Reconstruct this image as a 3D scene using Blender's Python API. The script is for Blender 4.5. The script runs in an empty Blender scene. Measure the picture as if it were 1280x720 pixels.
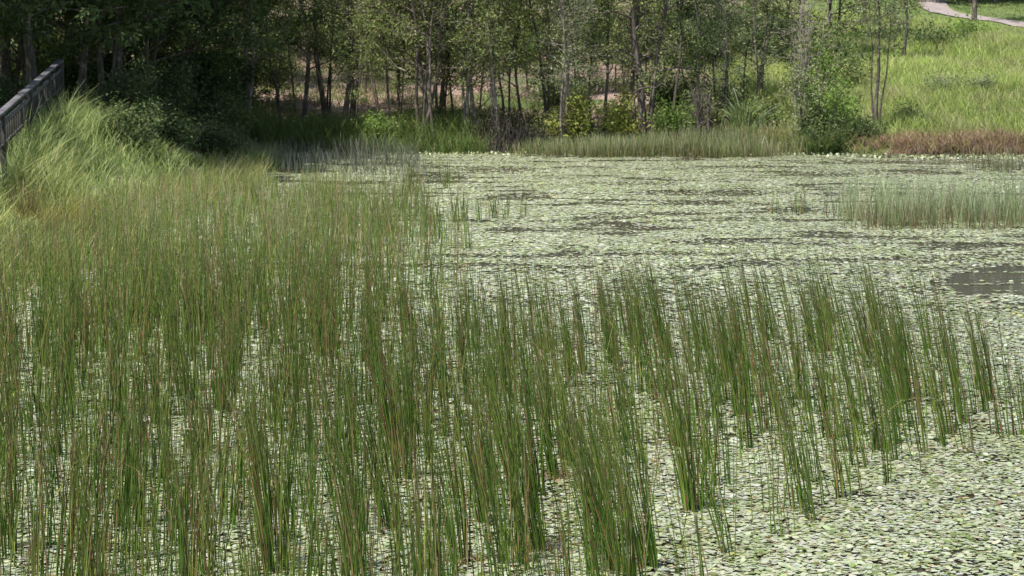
import bpy, math
import numpy as np
from mathutils import Vector

C = bpy.context.scene.collection
R = np.random.default_rng(11)
F = 2489.0; CAMH = 3.2
TH = math.atan(300.0 / F); CT, ST = math.cos(TH), math.sin(TH)
PI = math.pi

# ------------------------------------------------------------------ noise
def _hash(ix, iy, s):
    h = (ix.astype(np.int64) * 374761393 + iy.astype(np.int64) * 668265263 + s * 144665) & 0x7fffffff
    h = (h ^ (h >> 13)) * 1274126177 & 0x7fffffff
    return ((h ^ (h >> 16)) & 0xffff) / 65535.0
def vnoise(x, y, s=0):
    x = np.asarray(x, float); y = np.asarray(y, float)
    ix = np.floor(x); iy = np.floor(y); fx = x - ix; fy = y - iy
    fx = fx * fx * (3 - 2 * fx); fy = fy * fy * (3 - 2 * fy)
    a = _hash(ix, iy, s); b = _hash(ix + 1, iy, s); c = _hash(ix, iy + 1, s); d = _hash(ix + 1, iy + 1, s)
    return (a * (1 - fx) + b * fx) * (1 - fy) + (c * (1 - fx) + d * fx) * fy
def fbm(x, y, s=0):
    return (vnoise(x, y, s) * .5 + vnoise(x * 2.1, y * 2.1, s + 7) * .3 + vnoise(x * 4.3, y * 4.3, s + 13) * .2)
def sm(a, b, t):
    t = np.clip((t - a) / (b - a), 0, 1); return t * t * (3 - 2 * t)

# ------------------------------------------------------------------ terrain
def shore_far(X):  return 60.6 + .8 * np.sin(X * .23 + 1) + .35 * np.sin(X * .9) - .06 * np.clip(X, -10, 20)
def shore_left(Y): return -7.3 + .35 * np.sin(Y * .31) + .2 * np.sin(Y * .83 + 1) - .4 * sm(20, 34, Y) * 0
def bank(s, slope, cap):
    return np.where(s < 0, np.maximum(-.6, s * .5), .22 * sm(0, .5, s) + slope * np.minimum(s, cap) + .02 * np.maximum(s - cap, 0))
def gz(X, Y):
    X = np.asarray(X, float); Y = np.asarray(Y, float)
    sf = Y - shore_far(X); sl = shore_left(Y) - X
    zf = bank(sf, .118, 46)
    zf = zf + np.where(sf > 46, .075 * np.minimum(sf - 46, 60), 0)
    zl = bank(sl, .29, 4) + np.where(sl > 0, .03 * np.clip(Y - 36, -12, 10) * sm(0, 2, sl), 0)
    zr = bank(X - 38, .1, 20)
    zn = bank(3.0 - Y, .45, 3)
    z = np.maximum(np.maximum(zf, zl), np.maximum(zr, zn))
    land = sm(0, 3, z * 3)
    return z + land * ((fbm(X * .35, Y * .35, 3) - .5) * .35)
def ray(px, py):
    u = px - 640.0; v = 360.0 - py
    return np.array([u, F * CT + v * ST, -F * ST + v * CT])
def W(px, py):                       # point of the water plane
    d = ray(px, py); t = -CAMH / d[2]; return d[0] * t, d[1] * t
def G(px, Y):                        # ground point at distance Y in the direction px
    X = (px - 640) / F * (Y * CT + .3); return X, Y
def ypx(X, Y, z=0):
    dep = Y * CT + (CAMH - z) * ST
    return 640 + F * X / dep, 360 + F * ((CAMH - z) * CT - Y * ST) / dep

# ------------------------------------------------------------------ materials
def newmat(name):
    m = bpy.data.materials.new(name); m.use_nodes = True; nt = m.node_tree
    for n in list(nt.nodes): nt.nodes.remove(n)
    return m, nt, nt.nodes, nt.links
def leafmat(name, trans=.35, rough=.55, spec=.25, gain=1.0, ):
    m, nt, N, L = newmat(name)
    o = N.new('ShaderNodeOutputMaterial'); at = N.new('ShaderNodeAttribute'); at.attribute_name = 'col'
    g = N.new('ShaderNodeTexNoise'); g.inputs['Scale'].default_value = 1.3
    hs = N.new('ShaderNodeHueSaturation'); L.new(at.outputs['Color'], hs.inputs['Color'])
    mr = N.new('ShaderNodeMapRange'); mr.inputs['From Min'].default_value = .3; mr.inputs['From Max'].default_value = .7
    mr.inputs['To Min'].default_value = .8 * gain; mr.inputs['To Max'].default_value = 1.2 * gain
    L.new(g.outputs['Fac'], mr.inputs['Value']); L.new(mr.outputs['Result'], hs.inputs['Value'])
    p = N.new('ShaderNodeBsdfPrincipled'); p.inputs['Roughness'].default_value = rough
    p.inputs['Specular IOR Level'].default_value = spec
    t = N.new('ShaderNodeBsdfTranslucent'); mx = N.new('ShaderNodeMixShader'); mx.inputs['Fac'].default_value = trans
    L.new(hs.outputs['Color'], p.inputs['Base Color']); L.new(hs.outputs['Color'], t.inputs['Color'])
    L.new(p.outputs['BSDF'], mx.inputs[1]); L.new(t.outputs['BSDF'], mx.inputs[2]); L.new(mx.outputs['Shader'], o.inputs['Surface'])
    return m
def noisemat(name, c1, c2, scale=6, rough=.85, stretch=(1, 1, 1), bump=.4, c3=None):
    m, nt, N, L = newmat(name)
    o = N.new('ShaderNodeOutputMaterial'); p = N.new('ShaderNodeBsdfPrincipled'); p.inputs['Roughness'].default_value = rough
    tc = N.new('ShaderNodeTexCoord'); mp = N.new('ShaderNodeMapping'); mp.inputs['Scale'].default_value = stretch
    n = N.new('ShaderNodeTexNoise'); n.inputs['Scale'].default_value = scale; n.inputs['Detail'].default_value = 8; n.inputs['Roughness'].default_value = .65
    L.new(tc.outputs['Object'], mp.inputs['Vector']); L.new(mp.outputs['Vector'], n.inputs['Vector'])
    r = N.new('ShaderNodeValToRGB'); r.color_ramp.elements[0].position = .35; r.color_ramp.elements[1].position = .65
    r.color_ramp.elements[0].color = (*c1, 1); r.color_ramp.elements[1].color = (*c2, 1)
    if c3: e = r.color_ramp.elements.new(.52); e.color = (*c3, 1)
    L.new(n.outputs['Fac'], r.inputs['Fac']); L.new(r.outputs['Color'], p.inputs['Base Color'])
    b = N.new('ShaderNodeBump'); b.inputs['Strength'].default_value = bump; b.inputs['Distance'].default_value = .03
    L.new(n.outputs['Fac'], b.inputs['Height']); L.new(b.outputs['Normal'], p.inputs['Normal'])
    L.new(p.outputs['BSDF'], o.inputs['Surface'])
    return m
M = {}
M['reed'] = leafmat('reed_stem', .12, .55, .2)
M['grass'] = leafmat('grass_blade', .45, .55, .22, 1.25)
M['leaf'] = leafmat('tree_leaf', .45, .55, .22, 1.0)
M['pad'] = leafmat('lily_pad', .06, .42, .5)
M['bark'] = noisemat('bark', (.07, .055, .045), (.30, .25, .21), 3.5, .9, (3, 3, .7), .8, (.11, .09, .075))
M['palebark'] = noisemat('pale_bark', (.14, .115, .095), (.42, .38, .33), 3, .85, (3, 3, .6), .7, (.26, .22, .19))
M['wood'] = noisemat('weathered_shaded_timber', (.04, .038, .042), (.15, .145, .16), 5, .7, (1, 1, 1), .3)  # weathered grey, with shade on the rails worked into the colour
M['wooddark'] = noisemat('dark_timber', (.03, .026, .022), (.08, .07, .06), 5, .85, (3, 3, .5), .4)
M['straw'] = noisemat('dry_straw', (.36, .31, .2), (.55, .5, .38), 9, .7, (1, 1, 1), .2)
M['path'] = noisemat('pinkish_gravel_path', (.2, .165, .155), (.3, .255, .24), 3, .95, (1, 1, 1), .3)

def groundmat():
    m, nt, N, L = newmat('earth')
    o = N.new('ShaderNodeOutputMaterial'); p = N.new('ShaderNodeBsdfPrincipled'); p.inputs['Roughness'].default_value = .95
    at = N.new('ShaderNodeAttribute'); at.attribute_name = 'col'
    tc = N.new('ShaderNodeTexCoord')
    n = N.new('ShaderNodeTexNoise'); n.inputs['Scale'].default_value = 7; n.inputs['Detail'].default_value = 10; n.inputs['Roughness'].default_value = .75
    L.new(tc.outputs['Object'], n.inputs['Vector'])
    mr = N.new('ShaderNodeMapRange'); mr.inputs['From Min'].default_value = .35; mr.inputs['From Max'].default_value = .65
    mr.inputs['To Min'].default_value = .45; mr.inputs['To Max'].default_value = 1.5
    hs = N.new('ShaderNodeHueSaturation'); L.new(n.outputs['Fac'], mr.inputs['Value']); L.new(mr.outputs['Result'], hs.inputs['Value'])
    L.new(at.outputs['Color'], hs.inputs['Color']); L.new(hs.outputs['Color'], p.inputs['Base Color'])
    b = N.new('ShaderNodeBump'); b.inputs['Strength'].default_value = .7; b.inputs['Distance'].default_value = .08
    L.new(n.outputs['Fac'], b.inputs['Height']); L.new(b.outputs['Normal'], p.inputs['Normal']); L.new(p.outputs['BSDF'], o.inputs['Surface'])
    return m
def watermat():
    m, nt, N, L = newmat('pond_water')
    o = N.new('ShaderNodeOutputMaterial'); p = N.new('ShaderNodeBsdfPrincipled')
    p.inputs['Base Color'].default_value = (.045, .034, .02, 1); p.inputs['Roughness'].default_value = .07; p.inputs['IOR'].default_value = 1.33
    tc = N.new('ShaderNodeTexCoord'); mp = N.new('ShaderNodeMapping'); mp.inputs['Scale'].default_value = (1.2, 5, 1); mp.inputs['Rotation'].default_value = (0, 0, .15)
    n = N.new('ShaderNodeTexNoise'); n.inputs['Scale'].default_value = 1.6; n.inputs['Detail'].default_value = 4
    L.new(tc.outputs['Object'], mp.inputs['Vector']); L.new(mp.outputs['Vector'], n.inputs['Vector'])
    b = N.new('ShaderNodeBump'); b.inputs['Strength'].default_value = .6; b.inputs['Distance'].default_value = .06
    L.new(n.outputs['Fac'], b.inputs['Height']); L.new(b.outputs['Normal'], p.inputs['Normal']); L.new(p.outputs['BSDF'], o.inputs['Surface'])
    return m
M['ground'] = groundmat(); M['water'] = watermat()

# ------------------------------------------------------------------ mesh helpers
def raw_mesh(name, V, Fc, n, col=None, mat=None, smooth=False):
    me = bpy.data.meshes.new(name); V = np.asarray(V, np.float32); Fc = np.asarray(Fc, np.int32).reshape(-1)
    me.vertices.add(len(V)); me.vertices.foreach_set('co', V.reshape(-1))
    nf = len(Fc) // n
    me.loops.add(len(Fc)); me.loops.foreach_set('vertex_index', Fc)
    me.polygons.add(nf); me.polygons.foreach_set('loop_start', np.arange(0, nf * n, n, dtype=np.int32))
    if smooth: me.polygons.foreach_set('use_smooth', np.ones(nf, bool))
    me.update(calc_edges=True)
    if col is not None:
        a = me.color_attributes.new('col', 'FLOAT_COLOR', 'POINT')
        c4 = np.ones((len(V), 4), np.float32); c4[:, :3] = col; a.data.foreach_set('color', c4.reshape(-1))
    if mat: me.materials.append(mat)
    return me
def link(name, me, parent=None, **props):
    o = bpy.data.objects.new(name, me); C.objects.link(o)
    if parent: o.parent = parent
    for k, v in props.items(): o[k] = v
    return o
def empty(name, loc, label, cat, group=None, rz=0):
    o = bpy.data.objects.new(name, None); C.objects.link(o); o.location = loc; o.rotation_euler = (0, 0, rz)
    o.empty_display_size = .2; o['label'] = label; o['category'] = cat
    if group: o['group'] = group
    return o

def blades(base, h, lean, curve, width, cb, ct, lv=4, tube=False, tip=.15, cm=None, mid=.55):
    """base Nx3, h N, lean Nx2 (sideways run per metre), curve N (extra droop outwards), colours Nx3"""
    N = len(base); t = np.linspace(0, 1, lv)
    hv = h[:, None]; L2 = lean[:, None, :] * (t[None, :, None] * hv[..., None])
    ln = np.linalg.norm(lean, axis=1, keepdims=True) + 1e-6; dirn = lean / ln
    out = dirn[:, None, :] * (curve[:, None] * h[:, None] * t[None, :] ** 2.2)[..., None]
    drop = (curve[:, None] ** 2 * h[:, None] * .45) * t[None, :] ** 3
    ctr = np.zeros((N, lv, 3)); ctr[..., :2] = base[:, None, :2] + L2 + out; ctr[..., 2] = base[:, None, 2] + hv * t[None, :] - drop
    wt = (1 - (1 - tip) * t ** 1.5)[None, :] * width[:, None] * .5
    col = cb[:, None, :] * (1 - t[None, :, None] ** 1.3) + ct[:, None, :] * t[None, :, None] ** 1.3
    a = R.random(N) * PI * 2
    k = 3 if tube else 2
    V = np.zeros((N, lv, k, 3))
    for j in range(k):
        aj = a + j * 2 * PI / k
        V[:, :, j, :] = ctr
        V[:, :, j, 0] += np.cos(aj)[:, None] * wt; V[:, :, j, 1] += np.sin(aj)[:, None] * wt
    col = np.repeat(col[:, :, None, :], k, 2)
    idx = np.arange(N * lv * k).reshape(N, lv, k); fs = []
    for j in range(k if tube else 1):
        j2 = (j + 1) % k
        fs.append(np.stack([idx[:, :-1, j], idx[:, :-1, j2], idx[:, 1:, j2], idx[:, 1:, j]], -1).reshape(-1, 4))
    return V.reshape(-1, 3), np.concatenate(fs), col.reshape(-1, 3)
class Acc:
    def __init__(s): s.V = []; s.F = []; s.Cc = []; s.n = 0
    def add(s, V, Fc, col):
        s.V.append(V); s.F.append(np.asarray(Fc) + s.n); s.Cc.append(np.broadcast_to(col, (len(V), 3))); s.n += len(V)
    def mesh(s, name, mat, smooth=False):
        return raw_mesh(name, np.concatenate(s.V), np.concatenate(s.F), 4, np.concatenate(s.Cc), mat, smooth)
def pick(pal, n, var=.2, p=None):
    pal = np.array(pal, float); i = R.choice(len(pal), n, p=p)
    return pal[i] * (1 + (R.random((n, 1)) - .5) * 2 * var) * (1 + (R.random((n, 3)) - .5) * .12)
def tube(path, rad, sides=7, wob=0.0):
    path = np.asarray(path, float); rad = np.asarray(rad, float); n = len(path)
    V = np.zeros((n, sides, 3))
    T = np.gradient(path, axis=0); T /= np.linalg.norm(T, axis=1, keepdims=True) + 1e-9
    ref = np.array([0.13, 1, .05]) if abs(T[0][1]) < .9 else np.array([1., 0, 0])
    for i in range(n):
        u = np.cross(T[i], ref); u /= np.linalg.norm(u) + 1e-9; w = np.cross(T[i], u)
        for j in range(sides):
            a = 2 * PI * j / sides; r = rad[i] * (1 + wob * (R.random() - .5))
            V[i, j] = path[i] + (u * math.cos(a) + w * math.sin(a)) * r
    idx = np.arange(n * sides).reshape(n, sides); f = []
    for j in range(sides):
        j2 = (j + 1) % sides
        f.append(np.stack([idx[:-1, j], idx[1:, j], idx[1:, j2], idx[:-1, j2]], -1))
    return V.reshape(-1, 3), np.concatenate(f)
def leaves(cen, ln, wd, col, droop=.3):
    N = len(cen)
    d = R.normal(size=(N, 3)); d[:, 2] = d[:, 2] * .7 - droop; d /= np.linalg.norm(d, axis=1, keepdims=True)
    s = np.cross(d, R.normal(size=(N, 3))); s /= np.linalg.norm(s, axis=1, keepdims=True) + 1e-9
    ln = np.broadcast_to(ln, N)[:, None]; wd = np.broadcast_to(wd, N)[:, None]
    V = np.stack([cen, cen + d * ln * .45 + s * wd * .5, cen + d * ln, cen + d * ln * .45 - s * wd * .5], 1)
    return V.reshape(-1, 3), np.arange(N * 4).reshape(N, 4), np.repeat(col, 4, 0)

# ------------------------------------------------------------------ setting
def ground():
    xs = np.concatenate([[-2500, -900, -350, -150, -80], np.arange(-50, 60.1, .6), [80, 150, 350, 900, 2500]])
    ys = np.concatenate([[-1500, -400, -100, -30], np.arange(-10, 26, 1.5), np.arange(26, 112, .55), np.arange(113, 170, 3), [200, 280, 450, 900, 2500]])
    X, Y = np.meshgrid(xs, ys); Z = gz(np.clip(X, -60, 70), np.clip(Y, -20, 170))
    Z = np.where(Y > 170, Z + .03 * np.minimum(Y - 170, 400), Z)
    V = np.stack([X, Y, Z], -1).reshape(-1, 3); nx = len(xs)
    i = np.arange(len(V)).reshape(len(ys), nx)
    Fc = np.stack([i[:-1, :-1], i[:-1, 1:], i[1:, 1:], i[1:, :-1]], -1).reshape(-1, 4)
    x, y = V[:, 0], V[:, 1]
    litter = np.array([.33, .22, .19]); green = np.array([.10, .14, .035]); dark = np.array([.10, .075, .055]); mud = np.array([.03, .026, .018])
    hillside = sm(7.0, 9.5, x - (y - 61) * .14)
    wood = np.clip(1 - hillside, 0, 1)
    n = fbm(x * .5, y * .5, 21)[:, None]
    cw = litter * (.75 + .5 * n) * (1 - sm(.5, .62, n)) + (green * .8) * sm(.5, .62, n)
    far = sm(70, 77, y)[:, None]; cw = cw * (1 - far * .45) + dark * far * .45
    cg = green * (.8 + .6 * n)
    c = cw * wood[:, None] + cg * (1 - wood[:, None])
    left = sm(0, 1, shore_left(y) - x)[:, None] * (1 - sm(58, 62, y))[:, None]
    c = c * (1 - left) + (green * .9) * left
    u = (V[:, 2] < .02)[:, None]; c = np.where(u, mud, c)
    link('ground', raw_mesh('ground', V, Fc, 4, c, M['ground'], True), kind='structure')
    wv = np.array([[-9.5, 1.5, 0], [39.5, 1.5, 0], [39.5, 63.5, 0], [-9.5, 63.5, 0]])
    link('water', raw_mesh('water', wv, [[0, 1, 2, 3]], 4, None, M['water']), kind='structure')
ground()
PK = np.array([(23.6, 116), (22.6, 108), (21.4, 102), (21.4, 98.9), (22.6, 95.9), (24.4, 92.3), (28, 87.5), (35, 83), (46, 81)], float)
_t = np.linspace(0, 8, 50); PATHX = np.interp(_t, range(9), PK[:, 0]); PATHY = np.interp(_t, range(9), PK[:, 1])
for _ in range(3): PATHX[1:-1] = (PATHX[:-2] + 2 * PATHX[1:-1] + PATHX[2:]) / 4; PATHY[1:-1] = (PATHY[:-2] + 2 * PATHY[1:-1] + PATHY[2:]) / 4
def pathdist(X, Y):
    d = np.full(len(X), 1e9)
    for a in range(50): d = np.minimum(d, np.hypot(X - PATHX[a], Y - PATHY[a]))
    return d
def path():
    # pinkish path crossing the top of the slope on the right
    cx, cy = PATHX, PATHY; hw = .75
    rows = []
    for k, off in enumerate(np.linspace(-hw, hw, 5)):
        tx = np.gradient(cx); ty = np.gradient(cy); ll = np.hypot(tx, ty); off2 = off + (.12 * np.sin(cx * 2.3 + k) if k in (0, 4) else 0)
        x = cx - ty / ll * off2; y = cy + tx / ll * off2
        z = gz(x, y) + .05 + .02 * (1 - abs(k - 2) / 2)
        rows.append(np.stack([x, y, z], -1))
    V = np.stack(rows, 0); i = np.arange(250).reshape(5, 50)
    Fc = np.stack([i[:-1, :-1], i[:-1, 1:], i[1:, 1:], i[1:, :-1]], -1).reshape(-1, 4)
    link('path', raw_mesh('path', V.reshape(-1, 3), Fc, 4, None, M['path'], True), kind='structure')
path()

# ------------------------------------------------------------------ lily pads
OPEN = [(1288, 353, 118, 23, 1.15), (548, 222, 40, 8, .95), (540, 209, 34, 4, .8), (650, 246, 42, 5, .9), (885, 242, 90, 4.5, .9), (1150, 203, 150, 3.5, .95), (620, 213, 60, 5, .8),
        (885, 303, 60, 5, .85), (1190, 325, 90, 6, .7), (790, 230, 60, 3, .7), (820, 268, 70, 3, .7), (930, 275, 70, 3, .7), (760, 290, 60, 3, .6), (900, 256, 60, 2.5, .7),
        (700, 222, 60, 3, .5), (840, 212, 60, 2.5, .6), (980, 222, 60, 2, .5), (1260, 210, 50, 6, .9), (870, 318, 60, 4, .7), (620, 340, 40, 5, .6), (1020, 305, 60, 4, .6),
        (1130, 300, 50, 4, .5), (1230, 336, 80, 5, .8), (1270, 318, 60, 3, .7), (700, 310, 40, 4, .5), (500, 205, 40, 5, .6), (1050, 217, 50, 3, .5), (1240, 225, 50, 3, .6), (950, 326, 60, 3, .6)]
def openness(X, Y):
    px, py = ypx(X, Y); o = np.zeros_like(X)
    for cx, cy, rx, ry, s in OPEN:
        q = ((px - cx) / rx) ** 2 + ((py - cy) / ry) ** 2
        q = q + (fbm(X * 2.5, Y * 2.2, 5) - .5) * 2.2
        o = np.maximum(o, s * (1 - sm(.6, 1.2, q)))
    o = o * (1 - .55 * sm(.62, .70, fbm(X * .8 + Y * .6, Y * 6 - X * .6, 8)))
    return o
PAL_PAD = [(.365, .39, .265), (.42, .435, .345), (.31, .35, .19), (.17, .22, .06), (.41, .40, .18), (.13, .14, .05), (.24, .16, .1)]
def pads():
    A = []
    for y0, y1, dens, r0 in [(9.2, 16, 2200, .0235), (16, 24, 1250, .0285), (24, 36, 650, .038), (36, 62, 520, .042)]:
        hw0 = y1 * .275 + 1.2; n = int(2 * hw0 * (y1 - y0) * dens)
        X = (R.random(n) * 2 - 1) * hw0; Y = y0 + R.random(n) * (y1 - y0)
        k = (np.abs(X) < Y * .27 + 1.0) & (X > shore_left(Y) - .1) & (Y < shore_far(X) + .1)
        X, Y = X[k], Y[k]; op = openness(X, Y)
        nz = np.where(Y > 24, fbm(X * .55, Y * 1.3, 31), fbm(X * 1.1, Y * 1.5, 31)); keep = R.random(len(X)) > np.maximum(op, sm(.56 - .03 * sm(22, 34, Y), .68, nz) * (.5 + .43 * sm(22, 34, Y)))
        X, Y, nz = X[keep], Y[keep], nz[keep]; A.append(np.stack([X, Y, np.full(len(X), r0), nz], -1))
    P = np.concatenate(A); n = len(P); ns = 6
    r = P[:, 2] * (.45 + .8 * R.random(n)); asp = .6 + .4 * R.random(n); rot = R.random(n) * 2 * PI
    a = np.linspace(0, 2 * PI, ns, endpoint=False)[None, :] + (R.random((n, ns)) - .5) * .35
    lx = np.cos(a) * r[:, None] * (1 + (R.random((n, ns)) - .5) * .25); ly = np.sin(a) * (r * asp)[:, None]
    x = lx * np.cos(rot)[:, None] - ly * np.sin(rot)[:, None]; y = lx * np.sin(rot)[:, None] + ly * np.cos(rot)[:, None]
    tilt = R.normal(0, .062, (n, 2)) * (1 - .55 * sm(20, 40, P[:, 1]))[:, None]; big = R.random(n) < .06; tilt[big] *= 3.0
    z = (x * tilt[:, :1] + y * tilt[:, 1:]) + (.004 + R.random(n) * .012)[:, None] + np.abs(tilt).sum(1)[:, None] * r[:, None] * .55
    z = z + (R.random((n, ns))) * r[:, None] * .1
    V = np.stack([P[:, :1] + x, P[:, 1:2] + y, z], -1)
    pr = [.42, .19, .17, .12, .03, .05, .02]
    c = pick(PAL_PAD, n, .16, pr)
    g2 = fbm(P[:, 0] * .45, P[:, 1] * .45, 77)[:, None]; c = c * (.88 + .28 * g2)
    # olive stretch of older leaves near the open edge on the right
    f = (sm(.55, .7, fbm(P[:, 0] * 2.0, P[:, 1] * 1.6, 9)) * .55)[:, None]; c = c * (1 - f) + c * np.array([.78, .84, .6]) * f
    me = raw_mesh('lily_pads', V.reshape(-1, 3), np.arange(n * ns), ns, np.repeat(c, ns, 0), M['pad'])
    link('lily_pads', me, kind='stuff', label='pale green floating lily leaves covering the pond', category='lily pads')
    # emergent leaves along the far margin
    n = 3600; X = R.random(n) * 30 - 9.5; Y = shore_far(X) - .1 - R.random(n) ** 2 * 1.3
    cen = np.stack([X, Y, R.random(n) * .07], -1)
    V, Fc, cc = leaves(cen, .05 + R.random(n) * .05, .06 + R.random(n) * .05, pick([(.42, .43, .28), (.36, .39, .22), (.28, .32, .14)], n), -.1)
    link('floating_leaves', raw_mesh('floating_leaves', V, Fc, 4, cc, M['pad']), kind='stuff', label='raised yellow green leaves fringing the water by the far bank', category='water plants')
pads()

# ------------------------------------------------------------------ reeds
RG = [(.085, .18, .02), (.06, .135, .017), (.14, .26, .03), (.24, .29, .06), (.035, .085, .016)]
RD = [(.27, .19, .10), (.38, .24, .13), (.28, .13, .07)]
def reed_arrays(X, Y, h, lean, w, pale=.0, dead=.12, curve=None, z0=-.1):
    n = len(X); cb = pick(RG, n, .3); dd = R.random(n) < dead; cb[dd] = pick(RD, int(dd.sum()), .25)
    tipc = pick([(.18, .11, .05), (.12, .18, .04), (.25, .19, .09)], n, .3)
    ct = cb * .58 + tipc * .42
    if np.any(pale): pl = np.broadcast_to(pale, n)[:, None]; ct = ct * (1 - pl) + pick([(.60, .52, .37), (.48, .46, .28), (.46, .30, .18), (.18, .27, .06), (.22, .36, .08)], n, .2) * pl; cb = cb * (1 - pl * .35) + np.array([.22, .26, .09]) * pl * .35
    base = np.stack([X, Y, np.full(n, z0)], -1)
    cv = R.random(n) * .12 if curve is None else curve
    return blades(base, h + .1, lean, cv, w, cb, ct, 4, True, .3)
def clump_pts(cx, cy, n, rad):
    a = R.random(n) * 2 * PI; r = rad * np.sqrt(R.random(n)); return cx + r * np.cos(a) * 1.2, cy + r * np.sin(a)
def region_dens(X, Y):
    """relative density 0..1 of the main reed bed"""
    # front bed
    yy = np.array([8, 11.0, 12.3, 13.2, 14.2, 15.2, 16.5, 18.5, 20.5, 22.5, 24]); rb = np.array([.4, .95, 1.35, 1.75, 2.4, 3.5, 4.0, 4.3, 4.3, 4.1, 3.4])
    edge = np.interp(Y, yy, rb) + (fbm(X * 2, Y * 1.5, 50) - .5) * 1.0
    inside = 1 - sm(-.25, .35, X - edge)
    back = 1 - sm(21.3, 24.0, Y + (fbm(X * .9, Y * .4, 51) - .5) * 3 )
    A = inside * back * np.interp(X, [-5, -2, 0, 1.5, 3, 4.3], [.78, .72, .60, .48, .43, .40])
    # bay on the left behind it
    rbB = np.interp(Y, [18, 25, 33, 40, 50, 56, 60], [-.2, -.95, -1.3, -1.8, -2.8, -5.2, -6.5]) + (fbm(X * .8, Y * .5, 52) - .5) * 1.6
    inB = (1 - sm(-.5, .5, X - rbB)) * sm(18, 20, Y) * (1 - sm(41, 46.5, Y + (fbm(X * .6, Y * .3, 54) - .5) * 4))
    B = inB * np.interp(X, [-7, -5, -3, -1], [1, 1, .85, .5])
    return np.maximum(A, B)
NAMED = [  # px, py base, stems, height, lean x, radius, label
 (674, 690, 55, 1.25, -.16, .055, 'dense dark green reed clump with brown dead litter at its foot, bottom centre'),
 (815, 712, 30, 1.15, -.20, .05, 'leaning reed clump near the bottom edge, right of two others beside open lily leaves'),
 (778, 717, 26, 1.12, -.22, .05, 'reed clump leaning left at the bottom edge, just left of a thicker leaning one'),
 (866, 641, 30, .98, -.08, .035, 'compact bright green upright reed clump standing alone at the right edge of the bed'),
 (912, 694, 8, .75, -.17, .035, 'sparse reed tuft of a few stems, lowest on the open lily leaves'),
 (1020, 652, 8, .60, -.18, .04, 'small fan of thin reed stems alone on open lily leaves at lower right'),
 (968, 642, 5, 1.0, -.05, .07, 'few thin straight stems between the compact clump and the small fan'),
 (1036, 549, 22, .95, -.08, .03, 'tight upright green reed clump at the front edge of the right reeds'),
 (1068, 566, 16, .85, -.12, .06, 'loose reed clump with brown foot at front edge of the right reeds'),
 (1098, 563, 14, .95, -.14, .045, 'leaning reed clump just right of the loose brown footed one'),
 (1156, 568, 7, .9, -.17, .04, 'long thin leaning stems standing forward of the right reeds'),
 (1212, 565, 8, .8, -.16, .06, 'reed stems leaning left near the right frame edge'),
 (1190, 545, 14, .95, -.15, .04, 'slanting reed clump behind the thin stems near the right edge'),
 (1240, 502, 26, .95, -.16, .035, 'dense slanting reed clump farthest right in the bed'),
 (1281, 545, 14, .75, -.12, .04, 'reed clump cut by the right edge of the photograph'),
 (576, 705, 26, 1.2, -.10, .05, 'tall reed clump left of the dense litter footed clump at the bottom'),
 (505, 600, 34, 1.15, -.07, .05, 'dense upright reed clump above bottom centre left'),
 (492, 662, 34, 1.15, -.12, .05, 'dark reed clump leaning slightly left with open lily leaves before it'),
 (446, 712, 34, 1.2, -.09, .05, 'thick green reed clump at bottom, left of centre'),
 (345, 716, 44, 1.2, -.03, .06, 'thick upright reed clump rising from the bottom edge at left'),
 (610, 655, 20, 1.1, -.1, .05, 'reed clump between two taller clumps near bottom centre'),
 (852, 560, 24, 1.0, -.1, .04, 'green clump behind the compact lone clump'),
 (925, 520, 26, 1.0, -.08, .04, 'dark reed clump midway along the right half of the bed'),
 (700, 600, 24, 1.1, -.14, .05, 'reed clump leaning left behind the dense litter footed clump'),
 (1130, 500, 26, 1.0, -.1, .05, 'dense reed clump in the middle of the right reeds'),
 (1000, 500, 26, 1.0, -.06, .04, 'upright reed clump left of the tight front clump'),
]
def named_clumps():
    for px, py, n, h, lx, rad, label in NAMED:
        cx, cy = W(px, py); X, Y = clump_pts(cx, cy, n, rad); X = X - cx; Y = Y - cy
        hh = h * (.55 + .45 * R.random(n) ** .6)
        lean = np.stack([lx + X * 1.2 + R.normal(0, .03, n), R.normal(0, .04, n) + Y * 1.0], -1)
        V, Fc, col = reed_arrays(X, Y, hh, lean, .0075 + R.random(n) * .006, dead=.1)
        t = empty('reed_clump', (cx, cy, 0), label, 'reeds', 'reed clumps standing out at the front of the bed')
        link('stems', raw_mesh('reed_stems', V, Fc, 4, col, M['reed'], True), t)
        m = 10 if 'litter' not in label else 60
        a = R.random(m) * 2 * PI; r = rad * (1 + R.random(m) * (1.2 if m == 10 else 2.5))
        b = np.stack([r * np.cos(a), r * np.sin(a), .01 + R.random(m) * .02], -1)
        V, Fc, col = blades(b, .03 + R.random(m) * .06, R.normal(0, 1.8, (m, 2)), R.random(m) * .8, np.full(m, .005), pick(RD, m, .3), pick(RD, m, .3) * 1.3, 4, True)
        link('dead_litter', raw_mesh('dead_litter', V, Fc, 4, col, M['reed']), t)
named_clumps()
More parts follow.
